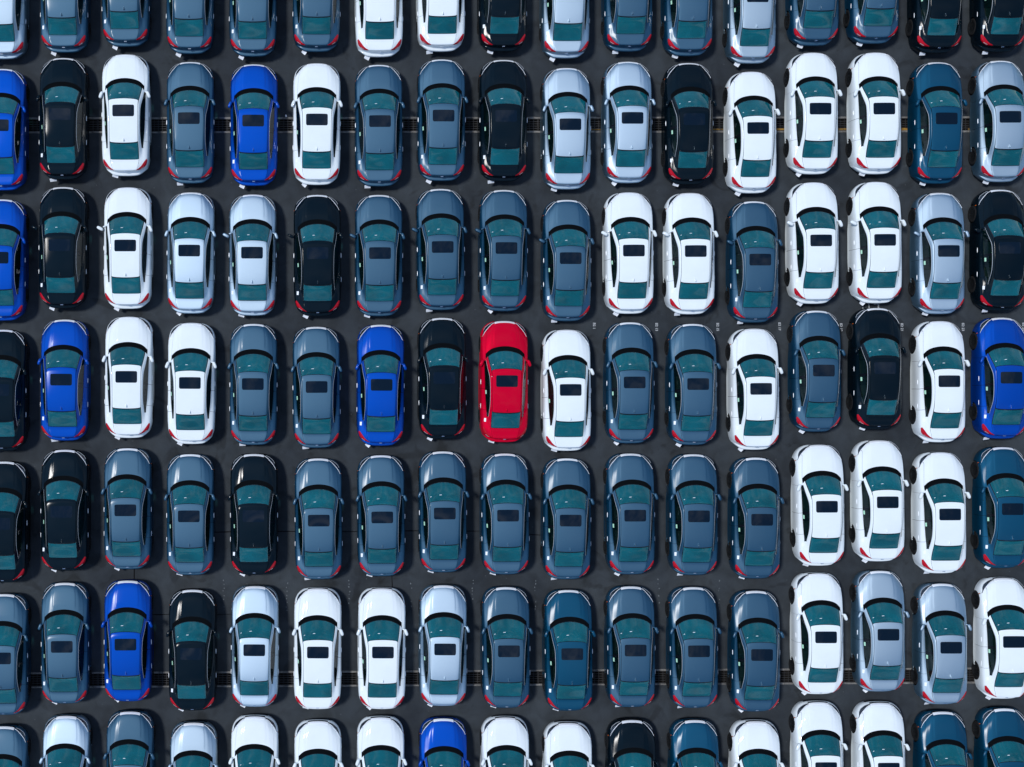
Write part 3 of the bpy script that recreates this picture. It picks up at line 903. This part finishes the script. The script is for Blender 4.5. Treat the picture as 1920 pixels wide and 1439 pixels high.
    G = Geo(); G.rect(8.31, 8.35, -.42, -.22, 3, 3, off=.003, skirt=.003); G.obj("windshield_mark", M['paper'], ws)
    G = Geo(); G.rect(11.12, 11.45, -3.93, -3.72, 4, 3, off=.002, skirt=.003); G.obj("window_label", M['green_label'], root)
    G = Geo(); G.rect(14.15, 14.66, -4.58, -4.12, 5, 5, off=.004, skirt=.003); G.obj("paper_sticker", M['paper'], root)
    V, F = tag_geo(0)
    o = mesh_obj("paper_tag", V, F, M['paper'], root); o['slot'] = 'tag'
    return root

for k in range(5):
    V, F = tag_geo(k)
    o2 = mesh_obj("paper_tag", V, F, M['paper'], None, link=False)
    VARIANT[('tag', k)] = o2.data

# ------------------------------------------------------------------ every car of the lot: roof-centre x and sunroof-front y as measured, colour
W, Sv, G_, K, B, N, RD = 'white', 'silver', 'grey', 'black', 'blue', 'navy', 'red'
LOT = [
 [(-3,-26.5,Sv),(114.5,-39,G_),(231,-50.5,G_),(353.5,-36.5,G_),(473,-31.5,G_),(594,-40.5,G_),(712.5,-31,W),(830.5,-41.5,W),(948,-41,K),(1067.5,-28,Sv),(1186.5,-41,G_),(1300.5,-32.5,G_),(1420.7,-18,Sv),(1540,-52,G_),(1654,-56,G_),(1774,-38,K),(1894,-40,K)],
 [(-4,223.7,B),(112,203,K),(231,196,W),(354,210.5,G_),(474.7,215,B),(594.2,213,W),(712.5,216,G_),(831.7,205.7,G_),(949,206.5,K),(1069.5,222,Sv),(1186,210,Sv),(1302,212.5,K),(1421.5,229,W),(1538.5,192.7,W),(1658,192.5,W),(1775,211,N),(1894.5,208,Sv)],
 [(-4.5,472,B),(111.5,448.5,K),(234.7,449.2,W),(354.7,458.7,Sv),(472.5,462.7,Sv),(595.5,463.5,K),(712.5,463.5,G_),(830,452,G_),(949.6,454,G_),(1070,473,G_),(1188.5,458.7,W),(1304.5,459.7,W),(1425.5,475.7,G_),(1539.7,439.7,W),(1659.5,438.7,W),(1779,459.5,Sv),(1893.7,453.5,K)],
 [(-3,720,K),(114.5,700.7,B),(236.7,695.5,W),(356,707,W),(474,709,G_),(593.7,714.5,G_),(715.5,710.5,B),(833,697.5,K),(950.6,703.5,RD),(1070,720,W),(1190,706,G_),(1309,709,G_),(1427,718,W),(1544.7,683.7,G_),(1659.5,679,K),(1780,703.7,W),(1896.5,697,B)],
 [(-1,971,K),(115,948.5,K),(235,945.7,G_),(354,957,G_),(475,956.6,K),(597.7,965,G_),(716.7,959,G_),(834,951.7,G_),(952.6,955.7,G_),(1070,965,G_),(1191,955.7,G_),(1310.5,957,G_),(1429,963.5,G_),(1550.5,939,W),(1664.5,930.7,W),(1781.5,953.5,W),(1899,943.5,N)],
 [(0,1223.3,G_),(115.8,1201.7,G_),(235.2,1197.5,B),(358,1215,K),(476.7,1208,Sv),(596,1212.3,W),(718,1212.3,W),(834.6,1206.5,Sv),(954.2,1210,G_),(1073,1215.4,N),(1191.8,1208.6,G_),(1310.6,1210,G_),(1428.8,1217,G_),(1548.8,1183.8,W),(1665.8,1179,Sv),(1783.5,1203.3,Sv),(1901,1192.5,W)],
 [(-1,1475,G_),(118,1455,Sv),(239,1447,G_),(360,1468,Sv),(476,1456,W),(597,1465,W),(716.3,1458,W),(835,1460,B),(953.5,1458,W),(1072.5,1468.5,W),(1194,1463,K),(1313.5,1463,N),(1430,1465,W),(1549,1429,W),(1666.5,1430,W),(1785,1447,N),(1902,1441,N)],
]
SUNROOF_FRONT_Y, SUNROOF_Z = 0.24, 1.405
COLNAME = {W: 'white', Sv: 'silver', G_: 'blue-grey', K: 'black', B: 'bright blue', N: 'dark blue', RD: 'red'}
ORD = ['first', 'second', 'third', 'fourth', 'fifth', 'sixth', 'seventh', 'eighth', 'ninth', 'tenth', 'eleventh', 'twelfth',
       'thirteenth', 'fourteenth', 'fifteenth', 'sixteenth', 'seventeenth']
ROWN = ['top row', 'second row', 'third row', 'fourth row', 'fifth row', 'sixth row', 'bottom row']
MIRROR_OUT = {(2, c) for c in range(1, 17) if c != 3}

protos = {}
def copy_tree(o, parent, kids):
    c = o.copy(); col.objects.link(c); c.parent = parent
    made = [c]
    for k in kids.get(o, ()): made += copy_tree(k, c, kids)
    return made
def tree_list(o, kids):
    r = [o]
    for k in kids.get(o, ()): r += tree_list(k, kids)
    return r

for r, row in enumerate(LOT):
    for c, (px, py, colour) in enumerate(row):
        if colour not in protos:
            root = build_car(colour)
            kids = {}
            for o in list(col.objects):
                if o.parent is not None: kids.setdefault(o.parent, []).append(o)
            protos[colour] = (root, kids)
            made = tree_list(root, kids)
            proto_first = True
        else:
            root0, kids = protos[colour]
            made = copy_tree(root0, None, kids)
            root = made[0]
        x, y = world_at(px, py, SUNROOF_Z)
        root.location = (x, y - SUNROOF_FRONT_Y, 0.0)
        root.rotation_euler = (0, 0, R(random.uniform(-.35, .35)))
        for o in made[1:]:
            slot = o.get('slot')
            if slot == 'left_mirror':
                base = VARIANT.setdefault((colour, 'mirror_in'), o.data)
                o.data = VARIANT[(colour, 'mirror_out')] if (r, c) in MIRROR_OUT else base
            elif slot == 'tag':
                o.data = VARIANT[('tag', random.choice((0, 1, 1, 2, 2, 3, 4)))]
        if c <= 8: pos = "%s from the left" % ORD[c]
        else: pos = "%s from the right" % ORD[16 - c]
        if colour == RD:
            lab = "the only red sedan, between a black and a white one in the fourth row"
        else:
            lab = "%s sedan in the %s, %s" % (COLNAME[colour], ROWN[r], pos)
        root['label'] = lab; root['category'] = 'car'; root['group'] = 'sedans parked in rows'
for o in col.objects:
    if 'slot' in o: del o['slot']

# ------------------------------------------------------------------ litter
V, F = [], []
n = 12
for (rr, zz) in ((.026, 0), (.034, .085), (.030, .085), (.024, .008)):
    for k in range(n):
        a = 2 * math.pi * k / n
        V.append((rr * math.cos(a), rr * math.sin(a), zz))
for i in range(3):
    for k in range(n):
        F.append((i * n + k, i * n + (k + 1) % n, (i + 1) * n + (k + 1) % n, (i + 1) * n + k))
F.append(tuple(range(n))[::-1]); F.append(tuple(range(3 * n, 4 * n)))
cup = mesh_obj("paper_cup", V, F, M['paper'])
cup.rotation_euler = (R(82), 0, R(20))
cup.location = (gx(535.5), gy(216), 0.036)
cup['label'] = "small white paper cup lying on asphalt beside a bright blue sedan"
cup['category'] = 'cup'
